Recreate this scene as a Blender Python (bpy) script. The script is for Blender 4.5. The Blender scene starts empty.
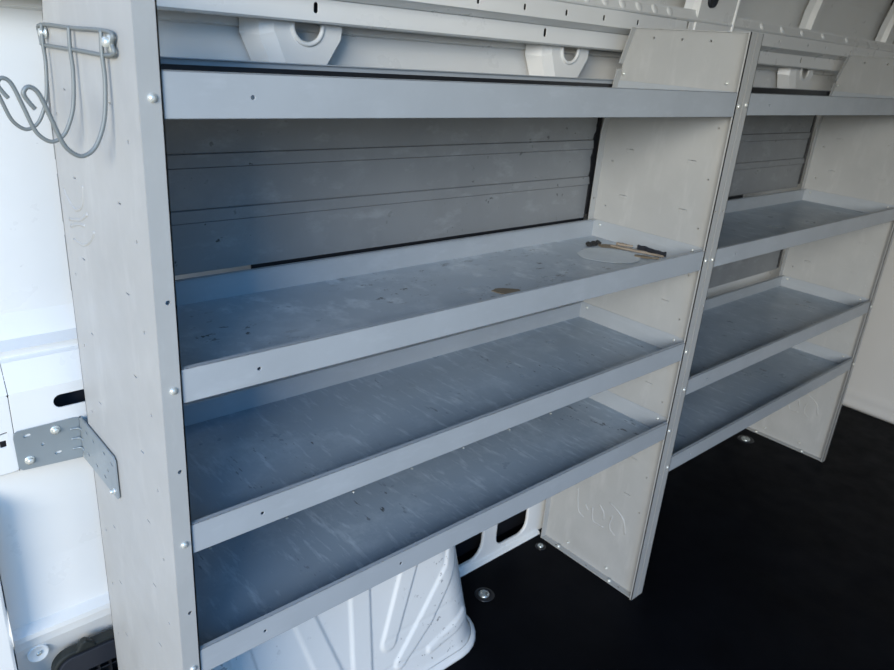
import bpy, bmesh, math, random
from mathutils import Vector, Matrix
random.seed(7)
S = bpy.context.scene
COL = S.collection
PI = math.pi

# ------------------------------------------------------------------ camera
cd = bpy.data.cameras.new('camera'); cam = bpy.data.objects.new('camera', cd); COL.objects.link(cam)
S.camera = cam
RX, RY, RZ = ((0.74822475, -0.65924415, 0.07454447), (-0.19251477, -0.32326593, -0.92651886), (0.63489983, 0.67889343, -0.3687898))
cam.matrix_world = Matrix(((RX[0], -RY[0], -RZ[0], -0.269), (RX[1], -RY[1], -RZ[1], -0.7553), (RX[2], -RY[2], -RZ[2], 1.3189), (0, 0, 0, 1)))
cd.sensor_fit = 'HORIZONTAL'; cd.sensor_width = 36; cd.lens = 726.2 * 36 / 894
cd.clip_start = .02
cd.dof.use_dof = True; cd.dof.focus_distance = 1.15; cd.dof.aperture_fstop = 9

# ------------------------------------------------------------------ light
S.view_settings.view_transform = 'Standard'; S.view_settings.look = 'None'
S.view_settings.exposure = 0.08; S.view_settings.gamma = 1
w = bpy.data.worlds.new('daylight'); S.world = w; w.use_nodes = True
nt = w.node_tree; nt.nodes.clear()
wo = nt.nodes.new('ShaderNodeOutputWorld'); bg = nt.nodes.new('ShaderNodeBackground')
tc = nt.nodes.new('ShaderNodeTexCoord'); sx = nt.nodes.new('ShaderNodeSeparateXYZ'); rp = nt.nodes.new('ShaderNodeValToRGB')
nt.links.new(tc.outputs['Generated'], sx.inputs[0])
mr = nt.nodes.new('ShaderNodeMapRange'); mr.inputs['From Min'].default_value = -1; mr.inputs['From Max'].default_value = 1
nt.links.new(sx.outputs['Z'], mr.inputs[0]); nt.links.new(mr.outputs[0], rp.inputs[0])
e = rp.color_ramp.elements
e[0].position = 0.0; e[0].color = (.50, .49, .42, 1)
e[1].position = 1.0; e[1].color = (.24, .50, 1.15, 1)
for p, c in ((.485, (.50, .49, .42, 1)), (.51, (.52, .72, .95, 1)), (.65, (.28, .58, 1.2, 1))):
    n = e.new(p); n.color = c
bg.inputs['Strength'].default_value = .80
nt.links.new(rp.outputs[0], bg.inputs[0]); nt.links.new(bg.outputs[0], wo.inputs[0])

def area(name, loc, target, sx_, sy_, power, col):
    l = bpy.data.lights.new(name, 'AREA'); l.shape = 'RECTANGLE'; l.size = sx_; l.size_y = sy_; l.energy = power; l.color = col
    o = bpy.data.objects.new(name, l); COL.objects.link(o); o.location = loc
    o.rotation_euler = (Vector(target) - Vector(loc)).to_track_quat('-Z', 'Y').to_euler()
    return o
area('rear_door_daylight', (-4.5, -3.4, 2.45), (1.0, .1, .95), 3.2, 2.0, 400, (1.0, .93, .80))
area('sky_at_doorway', (-1.1, -2.3, 2.3), (.3, .1, .7), 2.0, 1.6, 36, (.10, .48, 1.0))

# ------------------------------------------------------------------ materials
def paint(name, col, rough=.42, metal=0.0, streak=0.0, streak_col=None, streak_scale=(30, 6, 30), dirt=0.0, dirt_col=(.03, .03, .03),
          dirt_scale=30, dirt_stretch=(1, 1, 1), cloud=.06, bump=.02, spec=.5, thr=.68):
    m = bpy.data.materials.new(name); m.use_nodes = True; n = m.node_tree.nodes; L = m.node_tree.links
    b = n['Principled BSDF']; b.inputs['Roughness'].default_value = rough; b.inputs['Metallic'].default_value = metal
    b.inputs['Specular IOR Level'].default_value = spec
    t = n.new('ShaderNodeTexCoord')
    def noise(scale, stretch=(1, 1, 1), detail=4, rg=.6, rot=(0, 0, 0)):
        mp = n.new('ShaderNodeMapping'); mp.inputs['Scale'].default_value = stretch; mp.inputs['Rotation'].default_value = rot
        L.new(t.outputs['Object'], mp.inputs[0])
        x = n.new('ShaderNodeTexNoise'); x.inputs['Scale'].default_value = scale; x.inputs['Detail'].default_value = detail
        x.inputs['Roughness'].default_value = rg; L.new(mp.outputs[0], x.inputs['Vector']); return x.outputs['Fac']
    def rng(src, a, b_, lo=0, hi=1):
        r = n.new('ShaderNodeMapRange'); r.inputs['From Min'].default_value = a; r.inputs['From Max'].default_value = b_
        r.inputs['To Min'].default_value = lo; r.inputs['To Max'].default_value = hi; L.new(src, r.inputs[0]); return r.outputs[0]
    def mix(fac, a, c):
        x = n.new('ShaderNodeMix'); x.data_type = 'RGBA'
        L.new(fac, x.inputs[0])
        if isinstance(a, tuple): x.inputs[6].default_value = (*a, 1)
        else: L.new(a, x.inputs[6])
        x.inputs[7].default_value = (*c, 1); return x.outputs[2]
    cl = rng(noise(5, detail=5), .3, .7)
    cur = mix(cl, tuple(v * (1 - cloud) for v in col), tuple(min(1, v * (1 + cloud)) for v in col))
    if streak > 0:
        sc = streak_col or tuple(min(1, v * 1.35) for v in col)
        s1 = rng(noise(1, streak_scale, 5, .65), .56, .72, 0, streak)
        s2 = rng(noise(1, tuple(v * .55 for v in streak_scale), 5, .65, (0, 0, .5)), .60, .72, 0, streak * .8)
        s3 = rng(noise(9, (1, 1, 1), 6, .7), .52, .75, 0, streak * .6)
        for s_ in (s1, s2, s3): cur = mix(s_, cur, sc)
    if dirt > 0:
        d0 = noise(dirt_scale, dirt_stretch, 3, .75)
        gate = rng(noise(4, detail=2), .48, .62)
        d = rng(d0, thr, thr + .03, 0, dirt)
        mu = n.new('ShaderNodeMath'); mu.operation = 'MULTIPLY'; L.new(d, mu.inputs[0]); L.new(gate, mu.inputs[1])
        cur = mix(mu.outputs[0], cur, dirt_col)
    L.new(cur, b.inputs['Base Color'])
    L.new(rng(noise(12, detail=4), .3, .7, max(.03, rough - .08), rough + .1), b.inputs['Roughness'])
    if bump > 0:
        bp = n.new('ShaderNodeBump'); bp.inputs['Strength'].default_value = bump; bp.inputs['Distance'].default_value = .01
        L.new(noise(14, detail=3), bp.inputs['Height']); L.new(bp.outputs[0], b.inputs['Normal'])
    return m
GREY = (.37, .40, .425)
M = {}
M['panel'] = paint('grey_powder_coat', (.40, .405, .395), .45, streak=.35, streak_scale=(20, 20, 5), dirt=.5, dirt_scale=70, thr=.74, bump=.05)
M['lip'] = paint('grey_powder_coat_shelf', GREY, .38, streak=.25, streak_scale=(14, 4, 40), dirt=.5, dirt_scale=60, thr=.74, bump=.04)
M['shelf'] = paint('scratched_grey_shelf_paint', (.29, .35, .41), .34, streak=.75, streak_col=(.53, .60, .65), streak_scale=(70, 14, 5), dirt=.85,
                   dirt_scale=34, dirt_stretch=(1.8, .6, 1), thr=.64, bump=.05)
M['worn'] = paint('worn_grey_shelf_paint', (.42, .475, .525), .34, streak=.95, streak_col=(.68, .73, .77), streak_scale=(16, 12, 9), dirt=.9,
                  dirt_col=(.04, .035, .03), dirt_scale=30, dirt_stretch=(1, 2.0, 1), thr=.62, bump=.08)
M['liner'] = paint('ribbed_liner_grey', (.23, .24, .245), .42, streak=.32, streak_col=(.42, .44, .45), streak_scale=(14, 20, 30), dirt=.9, dirt_scale=36, thr=.655, bump=.08)
M['body'] = paint('white_van_paint', (.77, .78, .77), .32, cloud=.02, dirt=.55, dirt_col=(.12, .12, .13), dirt_scale=34, dirt_stretch=(1, 1, 2.2), thr=.73, bump=.02)
M['arch'] = paint('scuffed_white_paint', (.76, .77, .76), .36, cloud=.02, dirt=.75, dirt_col=(.16, .15, .15), dirt_scale=48, dirt_stretch=(1, 1, 1), thr=.635, bump=.03)
M['bulk'] = paint('bulkhead_grey', (.52, .52, .51), .45, cloud=.02, bump=0)
M['roof'] = paint('roof_skin_grey', (.55, .55, .54), .5, cloud=.02, bump=0)
M['floor'] = paint('black_rubber_floor', (.003, .0035, .005), .5, cloud=.3, dirt=.18, dirt_col=(.2, .2, .2), dirt_scale=90, thr=.76, bump=.06, spec=.05)
M['zinc'] = paint('zinc_plated_steel', (.62, .66, .64), .3, metal=.85, bump=.05)
M['bolt'] = paint('bright_bolt', (.74, .76, .72), .3, metal=.55, bump=0)
M['galv'] = paint('galvanised_bracket', (.30, .34, .36), .42, metal=.35, cloud=.12, bump=.05)
M['wire'] = paint('dull_wire', (.20, .22, .22), .5, metal=.25, bump=0)
M['black'] = paint('black_plastic_and_gap_shade', (.012, .013, .016), .4, bump=.05)
M['dkgrey'] = paint('dark_grey_plastic', (.022, .025, .033), .45, bump=.05)
M['rubber'] = paint('grey_green_gasket', (.014, .018, .017), .55, bump=0)
M['wood'] = paint('raw_wood', (.30, .24, .18), .7, streak=.5, streak_col=(.44, .38, .30), streak_scale=(60, 20, 60), bump=.2)
M['mud'] = paint('dried_mud', (.25, .20, .14), .85, cloud=.3, bump=.3)
M['residue'] = paint('pale_residue', (.60, .64, .66), .75, cloud=.08, bump=.1)
M['soil'] = paint('dark_crumbs', (.02, .02, .02), .8, bump=.3)

# ------------------------------------------------------------------ mesh helpers
def obj(name, bm, mats, parent=None, bevel=0, smooth=False, recalc=True):
    if recalc: bmesh.ops.recalc_face_normals(bm, faces=bm.faces)
    me = bpy.data.meshes.new(name); bm.to_mesh(me); bm.free()
    for m in (mats if isinstance(mats, (list, tuple)) else [mats]): me.materials.append(m)
    o = bpy.data.objects.new(name, me); COL.objects.link(o)
    if parent: o.parent = parent
    if smooth:
        for p in me.polygons: p.use_smooth = True
    if bevel:
        b = o.modifiers.new('bevel', 'BEVEL'); b.width = bevel; b.segments = 2; b.limit_method = 'ANGLE'; b.angle_limit = math.radians(50)
    return o
def thing(name, label, cat, loc=(0, 0, 0), group=None):
    o = bpy.data.objects.new(name, None); COL.objects.link(o); o.location = loc; o.empty_display_size = .05
    return tag(o, label, cat, group)
def tag(o, label, cat, group=None):
    o['label'] = label; o['category'] = cat
    if group: o['group'] = group
    return o
def struct(name, bm, m, **k):
    o = obj(name, bm, m, **k); o['kind'] = 'structure'; return o
def box(bm, x0, x1, y0, y1, z0, z1, mi=0):
    v = [bm.verts.new((x, y, z)) for x in (x0, x1) for y in (y0, y1) for z in (z0, z1)]
    for q in ((0, 1, 3, 2), (4, 6, 7, 5), (0, 4, 5, 1), (2, 3, 7, 6), (0, 2, 6, 4), (1, 5, 7, 3)):
        f = bm.faces.new([v[i] for i in q]); f.material_index = mi
def plate(bm, O, U, V, N, outline, holes, t, mi=0):
    """flat sheet with real openings: outline and holes in (u,v), thickness t along N"""
    O, U, V, N = map(Vector, (O, U, V, N)); tmp = bmesh.new(); loops = []
    for lp in [outline] + list(holes):
        vs = [tmp.verts.new((u, v, 0)) for u, v in lp]; loops.append(vs)
        for i in range(len(vs)): tmp.edges.new((vs[i], vs[(i + 1) % len(vs)]))
    bmesh.ops.triangle_fill(tmp, use_beauty=True, use_dissolve=False, edges=tmp.edges[:])
    tmp.verts.index_update()
    P = [v.co.copy() for v in tmp.verts]; F = [[v.index for v in f.verts] for f in tmp.faces]
    ix = [[v.index for v in lp] for lp in loops]; tmp.free()
    a = [bm.verts.new(O + U * p.x + V * p.y) for p in P]; b = [bm.verts.new(O + U * p.x + V * p.y + N * t) for p in P]
    for f in F:
        for s in (a, b):
            g = bm.faces.new([s[i] for i in f]); g.material_index = mi
    for lp in ix:
        for i in range(len(lp)):
            j = (i + 1) % len(lp)
            g = bm.faces.new((a[lp[i]], a[lp[j]], b[lp[j]], b[lp[i]])); g.material_index = mi
def circ(u, v, r, n=12): return [(u + r * math.cos(2 * PI * i / n), v + r * math.sin(2 * PI * i / n)) for i in range(n)]
def rrect(u0, u1, v0, v1, r, n=4):
    r = min(r, abs(u1 - u0) / 2 * .999, abs(v1 - v0) / 2 * .999); o = []
    for cx, cy, a in ((u1 - r, v1 - r, 0), (u0 + r, v1 - r, 90), (u0 + r, v0 + r, 180), (u1 - r, v0 + r, 270)):
        for i in range(n + 1):
            t = math.radians(a + 90 * i / n); o.append((cx + r * math.cos(t), cy + r * math.sin(t)))
    return o
def slot(u, v, L, W, ang=0):
    o = rrect(-L / 2, L / 2, -W / 2, W / 2, W / 2, 4); c, s = math.cos(ang), math.sin(ang)
    return [(u + a * c - b * s, v + a * s + b * c) for a, b in o]
def smooth_path(pts, k=6):
    pts = [Vector(p) for p in pts]; out = []
    for i in range(len(pts) - 1):
        p0 = pts[max(0, i - 1)]; p1, p2 = pts[i], pts[i + 1]; p3 = pts[min(len(pts) - 1, i + 2)]
        for j in range(k):
            t = j / k
            out.append(.5 * ((2 * p1) + (p2 - p0) * t + (2 * p0 - 5 * p1 + 4 * p2 - p3) * t * t + (3 * p1 - p0 - 3 * p2 + p3) * t ** 3))
    return out + [pts[-1]]
def tube(bm, pts, r, n=10, mi=0, closed=False):
    pts = [Vector(p) for p in pts]; N = len(pts); rings = []; up = Vector((.13, .37, .92)).normalized()
    for i, p in enumerate(pts):
        a = pts[(i - 1) % N] if (i or closed) else p; b = pts[(i + 1) % N] if (i < N - 1 or closed) else p
        t = (b - a).normalized(); s = up - t * up.dot(t)
        if s.length < 1e-3: s = Vector((1, 0, 0)) - t * t.x
        s.normalize(); up = s; q = t.cross(s)
        rings.append([bm.verts.new(p + s * (r * math.cos(2 * PI * k / n)) + q * (r * math.sin(2 * PI * k / n))) for k in range(n)])
    for i in range(N if closed else N - 1):
        A, B = rings[i], rings[(i + 1) % N]
        for k in range(n):
            f = bm.faces.new((A[k], A[(k + 1) % n], B[(k + 1) % n], B[k])); f.material_index = mi; f.smooth = True
    if not closed:
        for R_ in (rings[0], rings[-1]):
            f = bm.faces.new(R_); f.material_index = mi
def lathe(bm, O, N, prof, n=16, mi=0):
    """prof: (radius, height along N)"""
    O, N = Vector(O), Vector(N).normalized(); a = N.orthogonal().normalized(); b = N.cross(a); prev = None
    for r, h in prof:
        if r < 1e-6: ring = [bm.verts.new(O + N * h)]
        else: ring = [bm.verts.new(O + N * h + a * (r * math.cos(2 * PI * k / n)) + b * (r * math.sin(2 * PI * k / n))) for k in range(n)]
        if prev:
            for k in range(n):
                q = [prev[k % len(prev)], prev[(k + 1) % len(prev)], ring[(k + 1) % len(ring)], ring[k % len(ring)]]
                u = []; [u.append(x) for x in q if x not in u]
                if len(u) > 2:
                    f = bm.faces.new(u); f.material_index = mi; f.smooth = True
        prev = ring
def dome(bm, O, N, r=.0045, h=.003, n=12, mi=0):
    lathe(bm, O, N, [(r, 0), (r, h * .3), (r * .8, h * .75), (r * .4, h), (0, h * 1.04)], n, mi)
PROTO = {}
def small(parent, name, key, build, mat, loc, N=(0, 0, 1)):
    '''one small repeated part; mesh data is shared between the copies'''
    if key not in PROTO:
        b = bmesh.new(); build(b); bmesh.ops.recalc_face_normals(b, faces=b.faces)
        me = bpy.data.meshes.new(name); b.to_mesh(me); b.free(); me.materials.append(mat); PROTO[key] = me
    o = bpy.data.objects.new(name, PROTO[key]); COL.objects.link(o); o.parent = parent; o.location = loc
    o.rotation_euler = Vector((0, 0, 1)).rotation_difference(Vector(N)).to_euler()
    return o
def hexbolt(bm, O, N, r=.006, wr=.0085):
    lathe(bm, O, N, [(wr, 0), (wr, .0012), (r * .9, .0014)], 16)
    O2 = Vector(O) + Vector(N).normalized() * .001
    lathe(bm, O2, N, [(r, 0), (r, .004), (r * .85, .0052), (0, .0053)], 6)
def extrude_profile(bm, prof, x0, x1, nx=1, mi=0, closed=False):
    rows = []
    for i in range(nx + 1):
        x = x0 + (x1 - x0) * i / nx; rows.append([bm.verts.new((x, y, z)) for y, z in prof])
    m = len(prof)
    for i in range(nx):
        for k in range(m if closed else m - 1):
            f = bm.faces.new((rows[i][k], rows[i][(k + 1) % m], rows[i + 1][(k + 1) % m], rows[i + 1][k])); f.material_index = mi
    if closed:
        bm.faces.new(rows[0]); bm.faces.new(rows[-1])

# ------------------------------------------------------------------ van body (the setting)
XR, XF = -.138, 3.0           # rear door frame, bulkhead
bm = bmesh.new(); box(bm, -.16, XF + .05, -1.45, .42, -.02, 0); struct('floor', bm, M['floor'])
# side wall skin behind the racks, from floor to roof curve
bm = bmesh.new()
extrude_profile(bm, [(.46, -.02), (.455, .16), (.40, .30), (.397, .322), (.385, .328), (.385, .338), (.403, .347), (.404, .36), (.412, .46), (.415, .56), (.42, .63), (.42, .70),
                     (.405, .835), (.388, .845), (.383, .857), (.41, .864), (.425, .90), (.428, 1.30), (.432, 1.322), (.420, 1.3255), (.418, 1.36),
                     (.40, 1.45), (.385, 1.55), (.35, 1.65), (.22, 1.735), (.06, 1.765)], XR, XF + .045, 1)
o = struct('wall_back', bm, M['body']); s_ = o.modifiers.new('t', 'SOLIDIFY'); s_.thickness = .004; s_.offset = 1
bm = bmesh.new(); box(bm, XR, XF, -1.45, .07, 1.755, 1.77); struct('ceiling', bm, M['roof'])
# bulkhead with a curved foot
bm = bmesh.new()
prof = [(XF + .03, 0), (XF - .035, 0), (XF - .040, .012), (XF - .036, .030), (XF - .02, .045), (XF - .006, .06), (XF, .085), (XF, .6), (XF - .01, 1.2), (XF, 1.76), (XF + .03, 1.76)]
rows = [[bm.verts.new((x, y, z)) for x, z in prof] for y in (-1.45, -.9, -.3, .10, .20)]
rows.append([bm.verts.new((x + .015, .28, z)) for x, z in prof]); rows.append([bm.verts.new((x + .03, .44, z)) for x, z in prof])
for a, b in zip(rows, rows[1:]):
    for k in range(len(prof) - 1): bm.faces.new((a[k], a[k + 1], b[k + 1], b[k]))
struct('wall_right', bm, M['bulk'], smooth=True)
# unseen opposite wall, added; made dark and cut short to shape the light
bm = bmesh.new()
plate(bm, (0, -1.45, 0), (1, 0, 0), (0, 0, 1), (0, -1, 0), [(1.2, 0), (XF, 0), (XF, 1.76), (1.2, 1.76)], [], .05)
struct('wall_front', bm, M['liner'])
# rear door pillar: narrow flange seen at the lower left
bm = bmesh.new()
prof = [(.32, .0), (.345, .0), (.352, .30), (.357, .37), (.385, .40), (.39, .60), (.39, .70), (.37, .70)]
extrude_profile(bm, [(.36, 0), (.385, .0), (.378, .30), (.362, .375), (.368, .42), (.405, .50), (.43, .62), (.43, .64), (.36, .60)], -.30, XR - .004, 1, closed=True)
struct('trim_1', bm, M['body'], bevel=.006)

# mid-height rail (box section) that the steel bracket is screwed to
bm = bmesh.new()
def rail(bm, x0, x1, holes):
    plate(bm, (0, .3575, 0), (1, 0, 0), (0, 0, 1), (0, 1, 0), rrect(x0, x1, .672, .800, .006), holes, .003)
    extrude_profile(bm, [(.3575, .799), (.3590, .803), (.376, .842), (.392, .846), (.392, .838), (.39, .81)], x0, x1)
    extrude_profile(bm, [(.3575, .674), (.362, .668), (.42, .655)], x0, x1)
rail(bm, -.0925, XF, [slot(.09, .771, .25, .022)] + [slot(x, .771, .2, .022) for x in (.7, 1.3, 1.9, 2.5)])
rail(bm, -.137, -.0935, [rrect(-.113, -.1045, .7165, .7275, .001), slot(-.106, .739, .010, .0022, .1)])
struct('trim_2', bm, M['body'], bevel=.002)
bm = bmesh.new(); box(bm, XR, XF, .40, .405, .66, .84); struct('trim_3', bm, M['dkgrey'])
# stamped oval on the rail shoulder
bm = bmesh.new(); 
tube(bm, [(-.087 + a, .3685 + b * .4, .8225 + b) for a, b in slot(0, 0, .017, .007)], .0008, 6, closed=True)
struct('trim_4', bm, M['body'])

# upper rails above the racks
bm = bmesh.new()
plate(bm, (0, .340, 0), (1, 0, 0), (0, 0, 1), (0, 1, 0), [(XR, 1.340), (XF, 1.340), (XF, 1.3735), (XR, 1.3735)],
      [slot(x, 1.360, .0165, .0075, PI / 2) for x in (.412, .965, 1.52, 2.18, 2.7)], .0015)
extrude_profile(bm, [(.3405, 1.341), (.345, 1.3375), (.43, 1.3365)], XR, XF)
struct('trim_5', bm, M['body'], bevel=.0015)
bm = bmesh.new()
H = [slot(.731 - .125 * 6 + .125 * k, 1.400, .0115, .0062, PI / 2) for k in range(11)] + [slot(1.437, 1.409, .018, .007, PI / 2 - .1)] + [slot(x, 1.402, .010, .005, PI / 2) for x in (1.93, 2.12, 2.25, 2.45, 2.6)]
plate(bm, (0, .302, 0), (1, 0, 0), (0, 0, 1), (0, 1, 0), [(XR, 1.3845), (XF, 1.3845), (XF, 1.419), (XR, 1.419)], H, .0015)
extrude_profile(bm, [(.3025, 1.385), (.308, 1.3825), (.345, 1.373)], XR, XF)
struct('trim_6', bm, M['body'], bevel=.0012)
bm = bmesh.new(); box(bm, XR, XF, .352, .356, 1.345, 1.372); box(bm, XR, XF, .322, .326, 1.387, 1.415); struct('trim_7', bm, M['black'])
# stepped flange above, with pressed dimples
bm = bmesh.new()
extrude_profile(bm, [(.302, 1.418), (.296, 1.4195), (.294, 1.423), (.303, 1.440), (.303, 1.4455), (.36, 1.447), (.40, 1.45)], XR, XF)
x = .60
while x < 1.40:
    lathe(bm, (x, .2985, 1.4325), (0, -1, .45), [(.012, -.001), (.009, .0020), (.005, .0026), (0, .0028)], 12); x += .062
for x in (1.80, 1.92, 2.05, 2.2, 2.38): lathe(bm, (x, .2985, 1.4325), (0, -1, .45), [(.010, -.001), (.0085, .003), (.004, .004), (0, .004)], 12)
struct('trim_8', bm, M['body'])

# sill panel with rounded openings near the floor
bm = bmesh.new()
hs = [rrect(.800, .957, .022, .145, .042), rrect(1.012, 1.137, .026, .145, .032)] + [rrect(x, x + .13, .03, .14, .028) for x in (1.33, 1.55, 1.78, 2.0, 2.25, 2.5)]
plate(bm, (0, .346, 0), (1, 0, 0), (0, 0, 1), (0, 1, 0), [(.70, .002), (2.9, .002), (2.9, .17), (.70, .17)], hs, .010)
extrude_profile(bm, [(.334, 0), (.337, .006), (.346, .010)], .70, 1.19); extrude_profile(bm, [(.346, .17), (.40, .19), (.46, .19)], .70, 2.9)
struct('trim_9', bm, M['body'], bevel=.004)
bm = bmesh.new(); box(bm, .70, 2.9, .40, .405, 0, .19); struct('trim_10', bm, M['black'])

# roof bows: hat section ribs running up the roof curve
def roof_bow(n, x, wd, y0=.365):
    bm = bmesh.new(); path = [(y_, 1.448 if y_ > .35 else 1.395) for y_ in (y0,)] + [(y0 - .008, 1.50), (y0 - .03, 1.59), (.27, 1.665), (.17, 1.715), (.05, 1.738), (-1.3, 1.738)]
    pro = [(-wd / 2 - .015, .018), (-wd / 2, .004), (-wd / 2 + .006, -.012), (wd / 2 - .006, -.012), (wd / 2, .004), (wd / 2 + .015, .018)]
    rows = []
    for i, (y, z) in enumerate(path):
        a = path[max(0, i - 1)]; b = path[min(len(path) - 1, i + 1)]; t = Vector((b[0] - a[0], b[1] - a[1])).normalized(); nn = Vector((t.y, -t.x))
        rows.append([bm.verts.new((x + u, y + nn.x * h, z + nn.y * h)) for u, h in pro])
    for a, b in zip(rows, rows[1:]):
        for k in range(len(pro) - 1): bm.faces.new((a[k], a[k + 1], b[k + 1], b[k]))
    o = struct('trim_%d' % n, bm, M['body']); s = o.modifiers.new('t', 'SOLIDIFY'); s.thickness = .002; s.offset = 0
    return o
roof_bow(11, 1.555, .19, .312); roof_bow(12, 2.235, .035); roof_bow(13, 2.90, .08)
roof_bow(14, .55, .08); roof_bow(15, .05, .07)
bm = bmesh.new(); lathe(bm, (1.512, .291, 1.474), (0, -1, -.05), [(.0, .002), (.014, .002), (.016, .004), (.019, .004), (.021, -.006)], 20)
struct('trim_16', bm, M['dkgrey'])
bm = bmesh.new(); tube(bm, smooth_path([(1.640, .299, 1.400), (1.640, .292, 1.50), (1.640, .272, 1.59), (1.640, .245, 1.655)]), .006, 8); struct('trim_17', bm, M['body'])

# ------------------------------------------------------------------ window pillar gussets between skin and upper rail
def gusset(x, label, flange_w=.030):
    t = thing('wall_gusset', label, 'bracket', (x, .385, 1.10), 'gussets under the upper rail')
    def P(u, v): return (u, v - 1.10)
    bm = bmesh.new()
    u_cut = [(.036, .2365)] + [(.0645 - .0285 * math.cos(a), .2315 - .0275 * math.sin(a)) for a in [i * PI / 12 for i in range(13)]] + [(.093, .2365)]
    out = [(0, .2365)] + u_cut + [(.133, .2365), (.131, .215), (.098, .165), (.085, .02), (.035, .02), (.028, .165), (.003, .222)]
    plate(bm, (0, -.012, 0), (1, 0, 0), (0, 0, 1), (0, 1, 0), out, [], .003)
    obj('plate', bm, M['body'], t, bevel=.001)
    bm = bmesh.new(); tube(bm, [(u, -.0125, v) for u, v in u_cut], .0042, 8); obj('rim', bm, M['body'], t)
    bm = bmesh.new()
    L = [(-.036, .030, .2365), (-.036, .030, .215), (-.012, .030, .165), (.0, .030, .02)]
    C_ = [(-.018, -.002, .2365), (-.018, -.002, .213), (.004, -.002, .165), (.018, -.002, .02)]
    R_ = [(.001, -.0125, .2365), (.004, -.0125, .220), (.0285, -.0125, .165), (.036, -.0125, .02)]
    V = [[bm.verts.new(p) for p in q] for q in (L, C_, R_)]
    for a, b in zip(V, V[1:]):
        for i in range(3): bm.faces.new((a[i], a[i + 1], b[i + 1], b[i]))
    o = obj('flange', bm, M['body'], t); s = o.modifiers.new('t', 'SOLIDIFY'); s.thickness = .002
    bm = bmesh.new()
    V = [[bm.verts.new(p) for p in q] for q in ([(.133, -.011, .2365), (.131, -.011, .215), (.098, -.011, .165), (.085, -.011, .02)], [(.142, .035, .2365), (.141, .035, .215), (.110, .035, .165), (.096, .035, .02)])]
    for i in range(3): bm.faces.new((V[0][i], V[0][i + 1], V[1][i + 1], V[1][i]))
    o = obj('flange', bm, M['body'], t); s = o.modifiers.new('t', 'SOLIDIFY'); s.thickness = .002
    return t
gusset(.352, 'white steel gusset with U cut-out above the nearer rack, leftmost of three')
gusset(1.028, 'white steel gusset with U cut-out beside the middle upright of the racks')
gusset(2.235, 'shaded white steel gusset behind the far rack, rightmost of three')

t = thing('roof_fitting', 'dark fitting at the top right corner above the farther rack', 'fitting', (2.93, .36, 1.60))
bm = bmesh.new(); plate(bm, (0, -.03, 0), (1, 0, 0), (0, 0, 1), (0, 1, 0), rrect(-.06, .06, -.022, .06, .02, 5), [rrect(-.035, .035, .0, .02, .008)], .045)
obj('cover', bm, M['black'], t, bevel=.006)
# ------------------------------------------------------------------ wheel arch
t = thing('wheel_arch', 'scuffed white wheel arch cover with fanned pressed ribs under the nearer rack', 'wheel arch', (.42, .25, 0))
def capsule(px, pz, a, b, ra, rb):
    dx, dz = b[0] - a[0], b[1] - a[1]; L2 = dx * dx + dz * dz; k = max(0, min(1, ((px - a[0]) * dx + (pz - a[1]) * dz) / L2))
    return math.hypot(px - a[0] - k * dx, pz - a[1] - k * dz) - (ra + (rb - ra) * k)
RIBS = [((.297, .30), (.352, .120), .022, .026), ((.352, .120), (.39, .02), .026, .024), ((.432, .33), (.420, .03), .024, .024),
        ((.563, .30), (.4935, .134), .022, .019), ((.675, .235), (.597, .141), .0185, .022), ((.597, .141), (.520, .070), .022, .014),
        ((.715, .086), (.606, .059), .016, .010), ((.165, .30), (.21, .03), .02, .024), ((.700, .32), (.675, .235), .018, .0185)]
bm = bmesh.new(); X0, X1 = .05, .772; NS, NZ = 300, 110
def foot(s, z):
    k = z / .42; x0, x1 = X0 + .03 * k, X1 - .05 * k; yf = .142 + .167 * z; yb = .375; r = .085 + .02 * k; q = max(0, (z - .30) / .15)
    yf += .05 * q * q; x1 -= .05 * q * q; x0 += .04 * q * q
    Ls = [yb - yf - r, PI / 2 * r, x1 - x0 - 2 * r, PI / 2 * r, yb - yf - r]; d = s * sum(Ls)
    if d < Ls[0]: return Vector((x0, yb - d, z)), Vector((-1, 0, 0))
    d -= Ls[0]
    if d < Ls[1]: a = d / r; return Vector((x0 + r - r * math.cos(a), yf + r - r * math.sin(a), z)), Vector((-math.cos(a), -math.sin(a), 0))
    d -= Ls[1]
    if d < Ls[2]: return Vector((x0 + r + d, yf, z)), Vector((0, -1, 0))
    d -= Ls[2]
    if d < Ls[3]: a = d / r; return Vector((x1 - r + r * math.sin(a), yf + r - r * math.cos(a), z)), Vector((math.sin(a), -math.cos(a), 0))
    d -= Ls[3]; return Vector((x1, yf + r + d, z)), Vector((1, 0, 0))
rows = []
for j in range(NZ + 1):
    z = .004 + .426 * j / NZ; row = []
    for i in range(NS + 1):
        p, n_ = foot(i / NS, z)
        if n_.y < -.3:
            d = min(capsule(p.x, z, *r) for r in RIBS); k = max(0, min(1, .5 - d / .007)); k = k * k * (3 - 2 * k)
            p = p + n_ * (.0045 * k)
        for zc, wd in ((.142, .0022), (.071, .002)):
            if .48 < p.x < .76 and n_.y < -.2: p = p + n_ * (-.0016 * math.exp(-((z - zc) / wd) ** 2))
        if z < .02: p = p + n_ * (.008 * (1 - z / .02))
        row.append(bm.verts.new(p))
    rows.append(row)
for a, b in zip(rows, rows[1:]):
    for i in range(NS): bm.faces.new((a[i], a[i + 1], b[i + 1], b[i])).smooth = True
c = bm.verts.new((.41, .34, .45))
for i in range(NS): bm.faces.new((rows[-1][i], rows[-1][i + 1], c))
bmesh.ops.translate(bm, verts=bm.verts, vec=(-.42, -.25, 0))
obj('arch_shell', bm, M['arch'], t)
bm = bmesh.new(); pts = [foot(i / 60, 0.004) for i in range(61)]
for (p, n_), (q, n2) in zip(pts, pts[1:]):
    pass
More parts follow.
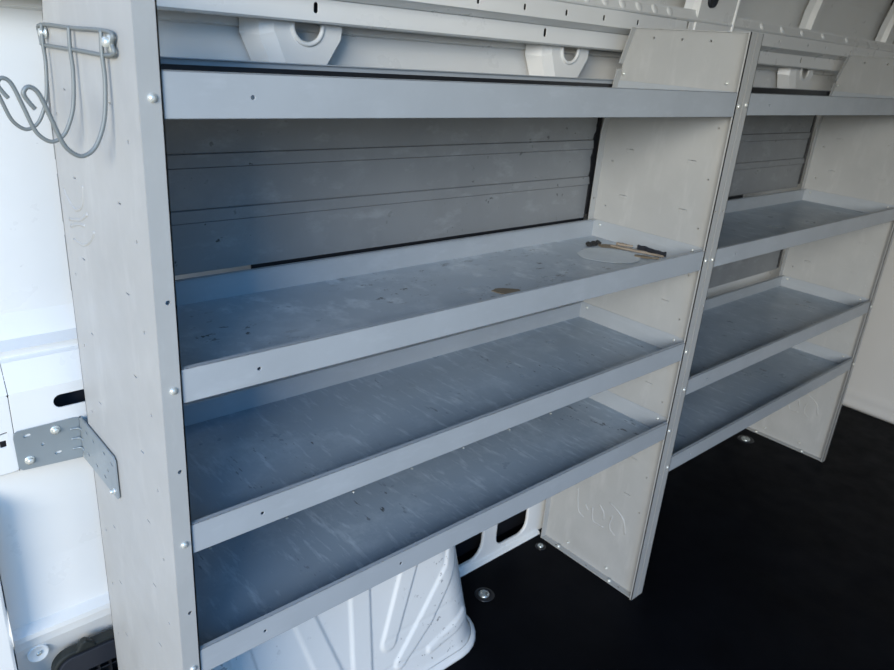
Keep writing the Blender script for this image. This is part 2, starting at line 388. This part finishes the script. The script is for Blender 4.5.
A = [[bm.verts.new(p + n_ * w_ + Vector((-.42, -.25, h - .004))) for w_, h in ((.004, .014), (.012, .010), (.016, .004), (.016, .0005), (0, .0005))] for p, n_ in pts]
for a, b in zip(A, A[1:]):
    for k in range(4): bm.faces.new((a[k], a[k + 1], b[k + 1], b[k])).smooth = True
obj('flange', bm, M['body'], t)

# ------------------------------------------------------------------ shelving racks
FL = .024; D = .320; TOP = 1.388
PAN = [(0, 0), (D, 0), (D, 1.16), (.302, 1.312), (.281, TOP), (0, TOP)]
SLZ = [.277 + .1065 * k for k in range(0, 10)]
def end_panel(parent, side, flag, tabs, screws_z, logo=None):
    """side=+1: flanges turned towards +x (left hand panel); web at x=0 of its own object"""
    bm = bmesh.new(); holes = []
    for z in SLZ:
        for y in (.244, .083):
            if z < 1.28: holes.append(slot(y, z, .011, .0020, 0) if not tabs else rrect(y - .0095, y + .0095, z - .0006, z + .0005, .0005))
        for y in (.289, .038):
            holes.append(circ(y, z - .0335 if z < 1.3 else z, .0024, 8))
    for y in (.231, .161, .094): holes.append(circ(y, 1.3685, .003, 8))
    plate(bm, (0, 0, 0), (0, 1, 0), (0, 0, 1), (side, 0, 0), PAN, holes, .0018)
    # front flange with round holes, web hem, back flange, chamfer flange, foot flange
    fh = [circ(FL * .6, z, .0028, 10) for z in [.169 + .2165 * k for k in range(5)]]
    plate(bm, (0, -.0016, 0), (side, 0, 0), (0, 0, 1), (0, 1, 0), [(0, 0), (FL, 0), (FL, TOP), (0, TOP)], fh, .0018)
    box(bm, *sorted((side * (FL - .0018), side * FL)), -.0016, .0035, 0, TOP)
    bh = [circ(.012, z, .0028, 8) for z in [.15 + .1065 * k for k in range(9)]]
    plate(bm, (0, D - .0018, 0), (side, 0, 0), (0, 0, 1), (0, 1, 0), [(0, 0), (.022, 0), (.022, 1.16), (0, 1.16)], bh, .0018)
    v = Vector((0, .302 - D, 1.30 - 1.16))
    plate(bm, (0, D - .0018, 1.16), (side, 0, 0), v, (0, .0017, .0002), [(0, 0), (.022, 0), (.022, 1), (0, 1)], [], 1)
    v = Vector((0, .281 - .302, TOP - 1.312)); 
    plate(bm, (0, .302, 1.312), (side, 0, 0), v, (0, -.0017, -.0005), [(0, 0), (.018, 0), (.018, 1), (0, 1)], [], 1)
    plate(bm, (0, 0, TOP - .0018), (side, 0, 0), (0, 1, 0), (0, 0, 1), [(0, 0), (.006, 0), (.006, .281), (0, .281)], [], .0018)
    plate(bm, (0, .0, .0006), (side, 0, 0), (0, 1, 0), (0, 0, 1), [(0, 0), (.020, 0), (.020, D), (0, D)], [circ(.011, y, .003, 8) for y in (.05, .16, .27)], .0022)
    o = obj('side_panel', bm, M['panel'], parent)
    if tabs:
        def mk(b): tube(b, [(0, -.0100, .0005), (0, -.0100, -.0075), (0, .0095, -.0075), (0, .0100, .0005)], .0005, 6)
        for z in SLZ:
            for y in (.244, .083):
                if z < 1.20: small(o, 'knockout_tab', 'tab', mk, M['panel'], (side * .0021, y, z)).rotation_euler = (0, 0, 0)
    for z in screws_z: small(o, 'bolt', 'b1', lambda b: dome(b, (0, 0, 0), (0, 0, 1), .0048, .0036), M['bolt'], (side * FL * .56, -.0016, z), (0, -1, 0))
    for z in screws_z:
        for y in (.295, .040): small(o, 'bolt', 'b2', lambda b: dome(b, (0, 0, 0), (0, 0, 1), .0040, .004), M['bolt'], (side * .0018, y, z + (.012 if z < 1.2 else .041)), (side, 0, 0))
    for y in (.26, .08): small(o, 'bolt', 'b3', lambda b: dome(b, (0, 0, 0), (0, 0, 1), .0055, .005), M['bolt'], (side * .012, y, .0028))
    for y in (.235, .10): small(o, 'bolt', 'b4', lambda b: dome(b, (0, 0, 0), (0, 0, 1), .0036, .006), M['bolt'], (side * .0018, y, .028), (side, 0, 0))
    if logo:
        lb = bmesh.new()
        for path in logo: tube(lb, smooth_path([(.0012 if side > 0 else -.0012, y, z) for y, z in path], 5), .0026, 12)
        e_ = obj('embossed_mark', lb, M['panel'], o, smooth=True)
    return o
def shelf(parent, x0, x1, z, hgt, mat, rivets=True, name='shelf'):
    bm = bmesh.new(); y0, y1 = .0008, .316
    box(bm, x0, x1, y0, y1, z - .0015, z, 1)
    N = int((x1 - x0) / .25)
    fh = [circ(x0 + .121 + .2515 * k, z + hgt * .46, .0024, 10) for k in (0, 1) if k == 0 or rivets]
    plate(bm, (0, y0, 0), (1, 0, 0), (0, 0, 1), (0, 1, 0), [(x0, z - .0015), (x1, z - .0015), (x1, z + hgt), (x0, z + hgt)], fh, .0016)
    box(bm, x0, x1, y0, y0 + .0075, z + hgt - .0018, z + hgt)                  # rolled lip
    box(bm, x0, x1, y0 + .006, y0 + .0075, z + hgt - .010, z + hgt)
    plate(bm, (0, y1 - .0016, 0), (1, 0, 0), (0, 0, 1), (0, 1, 0), [(x0, z - .0015), (x1, z - .0015), (x1, z + hgt), (x0, z + hgt)], fh, .0016)
    box(bm, x0, x1, y1 - .009, y1, z + hgt - .0016, z + hgt)
    box(bm, x0, x0 + .0016, y0, y1, z, z + hgt); box(bm, x1 - .0016, x1, y0, y1, z, z + hgt)
    for q in (1, 2):
        xx = x1 - .0016 - .0004
    o = obj(name, bm, [M['lip'], mat], parent, bevel=.0009)
    if rivets:
        x = x0 + .147
        while x < x1 - .05:
            for y in (.047, .243): small(o, 'rivet', 'rv', lambda b: dome(b, (0, 0, 0), (0, 0, 1), .0032, .0014, 8), M['bolt'], (x, y, z))
            x += .1485
    return o
def liner(parent, x0, x1, z0, z1, y=.338, ribs=(), name='back_panel'):
    """ribbed backing sheet; shallow raised bands between the z values in ribs"""
    prof = [(y, z0)]
    for a, b in sorted(ribs):
        prof += [(y, a - .0010), (y + .0016, a), (y - .0028, a + .0018), (y - .0028, b - .0018), (y + .0016, b), (y, b + .0010)]
    prof.append((y, z1))
    bm = bmesh.new(); extrude_profile(bm, prof, x0, x1, 1)
    o = obj(name, bm, M['liner'], parent, recalc=True); s = o.modifiers.new('t', 'SOLIDIFY'); s.thickness = .0015; s.offset = 0
    return o

def side_gap_shade(parent, x, z0, z1, widened):
    '''black strip in place of the shaded gap between the backing sheet and the upright, ragged on its left edge'''
    bm = bmesh.new(); n = 26; A = []
    for i in range(n + 1):
        z = z0 + (z1 - z0) * i / n; j = random.uniform(-.003, .003) + (.006 if .3 < i / n < .7 and widened else 0)
        A.append([bm.verts.new((x - .003 - j, .3345, z)), bm.verts.new((x + .009, .3345, z)), bm.verts.new((x + .009, .341, z)), bm.verts.new((x - .003 - j, .341, z))])
    for a, b in zip(A, A[1:]):
        for k in range(4): bm.faces.new((a[k], a[(k + 1) % 4], b[(k + 1) % 4], b[k]))
    bm.faces.new(A[0]); bm.faces.new(A[-1])
    return obj('gap_shade_side', bm, M['black'], parent)  # shade of the side gap is held in the black colour
LOGO_R = [[(.234, .212), (.222, .148), (.200, .135)], [(.201, .177), (.190, .163)], [(.177, .180), (.169, .142), (.134, .141)], [(.158, .202), (.141, .185), (.137, .165)],
          [(.112, .190), (.117, .168), (.112, .147), (.095, .137)], [(.127, .224), (.102, .214), (.078, .196), (.066, .160)]]
LOGO_L = [[(.298, 1.105), (.282, 1.094), (.254, 1.086), (.222, 1.099), (.213, 1.125)], [(.286, 1.067), (.239, 1.076), (.204, 1.091)],
          [(.284, 1.058), (.25, 1.068), (.222, 1.072)], [(.277, 1.041), (.238, 1.043), (.204, 1.057), (.185, 1.073)]]

z1_ = [.487, .693, .9085, 1.2305]; LIP = .0425
r1 = thing('shelving_rack', 'nearer grey steel van shelving rack, four lipped shelves over the white wheel arch', 'shelving', (0, 0, 0), 'van shelving racks')
end_panel(r1, 1, 'L', False, [z + LIP * .45 for z in z1_], LOGO_L)
p = end_panel(r1, -1, 'R', True, [z + LIP * .45 for z in z1_], LOGO_R); p.location = (1.1995, 0, 0)
names = ['scratched', 'scratched', 'heavily worn shelf with pale scuffs', 'top']
for k, z in enumerate(z1_):
    o = shelf(r1, .0022, 1.1973, z, .0455 if k == 3 else LIP, M['worn'] if k == 2 else M['shelf'], rivets=(k == 0))
    if k == 2: o['label'] = 'heavily worn shelf with pale scuffs and debris at its right end'
RB = [(1.0315, 1.0525), (1.1165, 1.1385)]
liner(r1, .004, 1.182, .9505, 1.255, ribs=RB)
side_gap_shade(r1, 1.186, .96, 1.235, True)
def backing(parent, x0, x1, z0, z1, y=.342):  # black strip painted in for the shade behind the back panel's lower gap
    bm = bmesh.new(); box(bm, x0, x1, y, y + .003, z0, z1); return obj('gap_shade_strip', bm, M['black'], parent)
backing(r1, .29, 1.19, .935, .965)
# black edging along the back lip of the top tray
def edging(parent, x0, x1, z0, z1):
    bm = bmesh.new(); box(bm, x0, x1, .3115, .3143, z0, z1); return obj('black_edging', bm, M['black'], parent)
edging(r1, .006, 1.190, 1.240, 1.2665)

z2_ = [.376, .589, .9075, 1.2335]
r2 = thing('shelving_rack', 'farther grey steel van shelving rack in the shade on the right, four shelves', 'shelving', (1.2018, 0, 0), 'van shelving racks')
p = end_panel(r2, 1, 'L', False, [z + LIP * .45 for z in z2_]); 
p = end_panel(r2, -1, 'R', True, [z + LIP * .45 for z in z2_], LOGO_R); p.location = (1.1955, 0, 0)
for k, z in enumerate(z2_): shelf(r2, .0022, 1.1933, z, LIP if k == 3 else .0405, M['shelf'], rivets=False)
liner(r2, .004, 1.178, .951, 1.255, ribs=RB)
side_gap_shade(r2, 1.178, .962, 1.235, True)
side_gap_shade(r2, 1.178, .655, .905, False)
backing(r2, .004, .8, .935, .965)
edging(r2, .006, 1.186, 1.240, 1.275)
liner(r2, .004, 1.178, .650, .905, ribs=[(.73, .75), (.82, .84)])

# ------------------------------------------------------------------ wire hook rack on the left end panel
t = thing('wire_hook_rack', 'bent wire triple hook rack bolted high on the outer face of the left end panel', 'hook', (-.006, .175, 1.295))
def rel(p): return (p[0] + .006, p[1] - .175, p[2] - 1.295)
bm = bmesh.new()
tube(bm, [rel(p) for p in smooth_path([(-.005, .300, 1.283), (-.005, .303, 1.295), (-.005, .296, 1.306), (-.005, .17, 1.3065), (-.005, .052, 1.307), (-.005, .046, 1.296), (-.005, .052, 1.285), (-.005, .17, 1.284), (-.005, .298, 1.283)], 5)], .0022, 8)
obj('back_frame', bm, M['wire'], t)
HK = [(-.003, 1.308), (-.004, 1.285), (-.0035, 1.26), (-.007, 1.225), (-.014, 1.203), (-.0225, 1.1895), (-.034, 1.184), (-.044, 1.189), (-.051, 1.199), (-.058, 1.220), (-.065, 1.241), (-.070, 1.2495), (-.0765, 1.2515), (-.0805, 1.2455), (-.077, 1.238), (-.072, 1.231)]
for y in (.070, .176, .284):
    bm = bmesh.new(); tube(bm, [rel(p) for p in smooth_path([(x - .0035, y, z) for x, z in HK], 5)], .0023, 10); obj('hook', bm, M['wire'], t)
for y, z in ((.287, 1.2975), (.058, 1.297)):
    bm = bmesh.new(); lathe(bm, rel((-.0022, y, z)), (-1, 0, 0), [(.0005, 0), (.011 if y < .1 else .007, 0), (.011 if y < .1 else .007, .002), (.004, .0024)], 18)
    lathe(bm, rel((-.004, y, z)), (-1, 0, 0), [(.0055, 0), (.0055, .004), (.004, .0058), (0, .006)], 10); obj('bolt', bm, M['bolt'], t)

# ------------------------------------------------------------------ L bracket at the back corner of the left panel
t = thing('mounting_bracket', 'galvanised steel angle bracket joining the left end panel to the white rail', 'bracket', (-.002, .355, .703))
def rb(x, y, z): return (x + .002, y - .355, z - .703)
bm = bmesh.new()
out = [(-.089, .672), (-.004, .6665), (-.004, .7375), (-.012, .739), (-.090, .7385), (-.0945, .735), (-.0955, .728), (-.0945, .677)]
hl = [slot(-.0775, .7285, .0105, .0052, .05), slot(-.0385, .6865, .0105, .0052, .05), circ(-.058, .7075, .0026), circ(-.0775, .7285 - .0425, .002), ]
plate(bm, rb(0, .3540, 0), (1, 0, 0), (0, 0, 1), (0, 1, 0), out, [h for h in hl[:3]], .0022)
leg = [(.350, .6668), (.350, .7385), (.343, .7425), (.197, .7455), (.1905, .741), (.1905, .680), (.196, .6755), (.30, .6705)]
lh = [slot(y, z, .009, .004, .2) for y, z in ((.318, .727), (.287, .727), (.319, .688), (.281, .688), (.238, .731), (.206, .729), (.244, .688))] + [circ(.227, .707, .0024)]
plate(bm, rb(-.0042, 0, 0), (0, 1, 0), (0, 0, 1), (1, 0, 0), leg, lh, .0022)
pts = [(-.004 - .0042 * (1 - math.cos(a)) * 0, 0) for a in (0,)]
# rounded fold between the two legs
rows = [[bm.verts.new(rb(-.0020 - .004 * math.cos(a) * 1.0 + .0018, .350 + .0062 * math.sin(a), z)) for z in (.6665, .7385)] for a in [i * PI / 2 / 5 for i in range(6)]]
for a, b in zip(rows, rows[1:]): bm.faces.new((a[0], a[1], b[1], b[0]))
obj('angle_plate', bm, M['galv'], t)
bm = bmesh.new()
for z in (.686, .7035, .721):
    a = [rb(-.018, .3535, z), rb(-.010, .3525, z), rb(-.0055, .349, z), rb(-.0045, .340, z)]
    tube(bm, smooth_path(a, 3), .0016, 6)
obj('stiffener', bm, M['galv'], t)
for x, z in ((-.0385, .7265), (-.0785, .6865)):
    bm = bmesh.new(); hexbolt(bm, rb(x, .3540, z), (0, -1, 0), .0050, .0072); obj('bolt', bm, M['bolt'], t)
bm = bmesh.new(); hexbolt(bm, rb(-.0042, .206, .684), (-1, 0, 0), .0035, .0045); obj('bolt', bm, M['bolt'], t)

# ------------------------------------------------------------------ black vent and plug low on the wall
t = thing('air_vent', 'black louvred air vent set low in the white wall beside the left end panel', 'vent', (-.030, .396, .165))
bm = bmesh.new(); o_ = rrect(-.060, .072, -.085, .103, .034, 8); i_ = rrect(-.053, .065, -.078, .094, .028, 8)
plate(bm, (0, -.016, 0), (1, 0, 0), (0, 0, 1), (0, 1, 0), o_, [i_], .020); obj('gasket', bm, M['rubber'], t, bevel=.003)
bm = bmesh.new(); plate(bm, (0, -.020, 0), (1, 0, 0), (0, 0, 1), (0, 1, 0), rrect(-.053, .065, -.078, .094, .028, 8), [rrect(-.046, .058, -.07, .052, .006)], .014)
obj('housing', bm, M['dkgrey'], t, bevel=.002)
bm = bmesh.new(); box(bm, -.05, .062, -.004, 0, -.075, .06)
for k in range(5):
    z = .040 - .024 * k; plate(bm, (0, -.018, z), (1, 0, 0), (0, .55, -.8), (0, .8, .55), [(-.047, 0), (.059, 0), (.059, .016), (-.047, .016)], [], .002)
for x in (-.028, -.008, .012, .032, .048): box(bm, x, x + .003, -.020, -.003, -.07, .052)
obj('louvre', bm, M['black'], t)
bm = bmesh.new(); plate(bm, (0, -.019, 0), (1, 0, 0), (0, 0, 1), (0, 1, 0), [(-.022, .098), (-.010, .116), (-.002, .119), (.006, .112), (.016, .098)], [], .014)
obj('clip', bm, M['rubber'], t, bevel=.003)
t = thing('plug', 'round white plug with a metal pin in the wall beside the black vent', 'plug', (-.104, .4015, .2785))
bm = bmesh.new(); lathe(bm, (0, 0, 0), (0, -1, .05), [(.0175, -.004), (.0168, .0015), (.0145, .002), (.012, 0), (0, .0)], 28); obj('cap', bm, M['body'], t)
bm = bmesh.new(); tube(bm, [(.001, -.001, -.003), (.002, -.005, .001), (.003, -.004, .006)], .0014, 8); lathe(bm, (.0, 0, -.001), (0, -1, 0), [(.0035, 0), (.0035, .002), (0, .0024)], 10); obj('pin', bm, M['zinc'], t)

# ------------------------------------------------------------------ floor tie-down sockets
def socket(x, y, r, label):
    t = thing('floor_socket', label, 'floor socket', (x, y, .0005), 'tie-down sockets in the floor')
    bm = bmesh.new(); lathe(bm, (0, 0, 0), (0, 0, 1), [(r * 1.55, 0), (r * 1.5, .0016), (r * 1.15, .002), (r * 1.05, .0008), (r * .3, .0006), (0, .0006)], 26); obj('ring', bm, M['black'], t)
    bm = bmesh.new(); lathe(bm, (-r * .12, 0, .001), (0, 0, 1), [(r * .82, 0), (r * .84, .003), (r * .72, .0052), (r * .45, .0056), (r * .4, .0035), (0, .0035)], 20)
    for a in range(6):
        an = a * PI / 3; lathe(bm, (-r * .12 + .6 * r * math.cos(an), .6 * r * math.sin(an), .005), (0, 0, 1), [(r * .14, 0), (r * .1, .0018), (0, .002)], 8)
    obj('stud', bm, M['zinc'], t)
socket(.876, .247, .017, 'round metal tie-down socket in the black floor right of the wheel arch')
socket(1.146, .292, .010, 'small metal tie-down socket in the black floor by the sill panel')
socket(2.29, .255, .020, 'metal tie-down socket in the black floor under the farther rack')

# ------------------------------------------------------------------ bits left on the worn shelf
ZS = .9097
def sliver(name, a, b, wd, h, mat, label, cat, z=ZS, group=None):
    a, b = Vector((*a, 0)), Vector((*b, 0)); d = (b - a); L = d.length; d.normalize(); n_ = Vector((-d.y, d.x, 0)); c_ = (a + b) / 2
    bm = bmesh.new(); rows = []; K = 9
    for i in range(K):
        u = i / (K - 1); wv = wd * (.45 + .55 * math.sin(PI * min(1, u * 1.3 + .1)) ** .6) * random.uniform(.8, 1.15); hv = h * random.uniform(.8, 1.1)
        p = d * (L * (u - .5)) + n_ * random.uniform(-.001, .001)
        rows.append([bm.verts.new(p + n_ * s * wv / 2 + Vector((0, 0, q * hv))) for s, q in ((-1, 0), (-.8, .8), (.1, 1), (.9, .7), (1, 0))])
    for r_, q_ in zip(rows, rows[1:]):
        for k in range(5): bm.faces.new((r_[k], r_[(k + 1) % 5], q_[(k + 1) % 5], q_[k]))
    bm.faces.new(rows[0]); bm.faces.new(rows[-1])
    o = obj(name, bm, mat); o.location = (c_.x, c_.y, z); return tag(o, label, cat, group)
sliver('wood_splinter', (1.150, .222), (1.183, .098), .012, .005, M['wood'], 'longest raw wood splinter lying at the right end of the worn shelf', 'splinter')
sliver('wood_splinter', (1.176, .226), (1.193, .190), .010, .006, M['wood'], 'short wood splinter against the end of the worn shelf, behind the longer ones', 'splinter')
sliver('wood_splinter', (1.1905, .175), (1.1925, .100), .006, .011, M['dkgrey'], 'thin dark splinter leaning at the right end of the worn shelf', 'splinter')
sliver('wood_splinter', (1.128, .140), (1.160, .096), .020, .003, M['mud'], 'broad brown wood chip nearest the front lip of the worn shelf', 'splinter')
def patch(name, pts, h, mat, label, cat):
    c_ = Vector((sum(p[0] for p in pts) / len(pts), sum(p[1] for p in pts) / len(pts), 0)); sp = smooth_path([(p[0] - c_.x, p[1] - c_.y, 0) for p in pts + pts[:1]], 4)[:-1]
    bm = bmesh.new(); plate(bm, (0, 0, 0), (1, 0, 0), (0, 1, 0), (0, 0, 1), [(p.x + random.uniform(-.001, .001), p.y + random.uniform(-.001, .001)) for p in sp], [], h)
    o = obj(name, bm, mat); o.location = (c_.x, c_.y, ZS + .0001); return tag(o, label, cat)
patch('dried_residue', [(1.02, .22), (1.085, .235), (1.13, .20), (1.142, .15), (1.115, .115), (1.07, .105), (1.03, .13), (1.00, .18)], .0005, M['residue'], 'pale dried residue patch on the worn shelf near its right end', 'residue')
patch('dried_mud', [(.650, .118), (.672, .122), (.702, .098), (.690, .088), (.668, .082), (.655, .098)], .0012, M['mud'], 'small brown dried mud patch near the front middle of the worn shelf', 'mud')
patch('dust_trail', [(1.13, .245), (1.155, .235), (1.175, .19), (1.186, .13), (1.178, .12), (1.160, .165), (1.140, .205), (1.12, .225)], .0007, M['mud'], 'brown sawdust trail beside the splinters on the worn shelf', 'dust')
bm = bmesh.new()
for k in range(16):
    x, y = random.gauss(0, .012), random.gauss(0, .006); r = random.uniform(.003, .007)
    n0 = len(bm.verts); bmesh.ops.create_icosphere(bm, subdivisions=2, radius=r, matrix=Matrix.Translation((x, y, r * .6)) @ Matrix.Diagonal((1.3, .9, .7, 1)))
for v in bm.verts: v.co += Vector((random.uniform(-.0008, .0008),) * 3); v.co.z = max(.0002, v.co.z)
o = obj('dirt_clump', bm, M['soil']); o.location = (1.118, .246, ZS); tag(o, 'crumbly black dirt clump at the back right of the worn shelf', 'dirt')
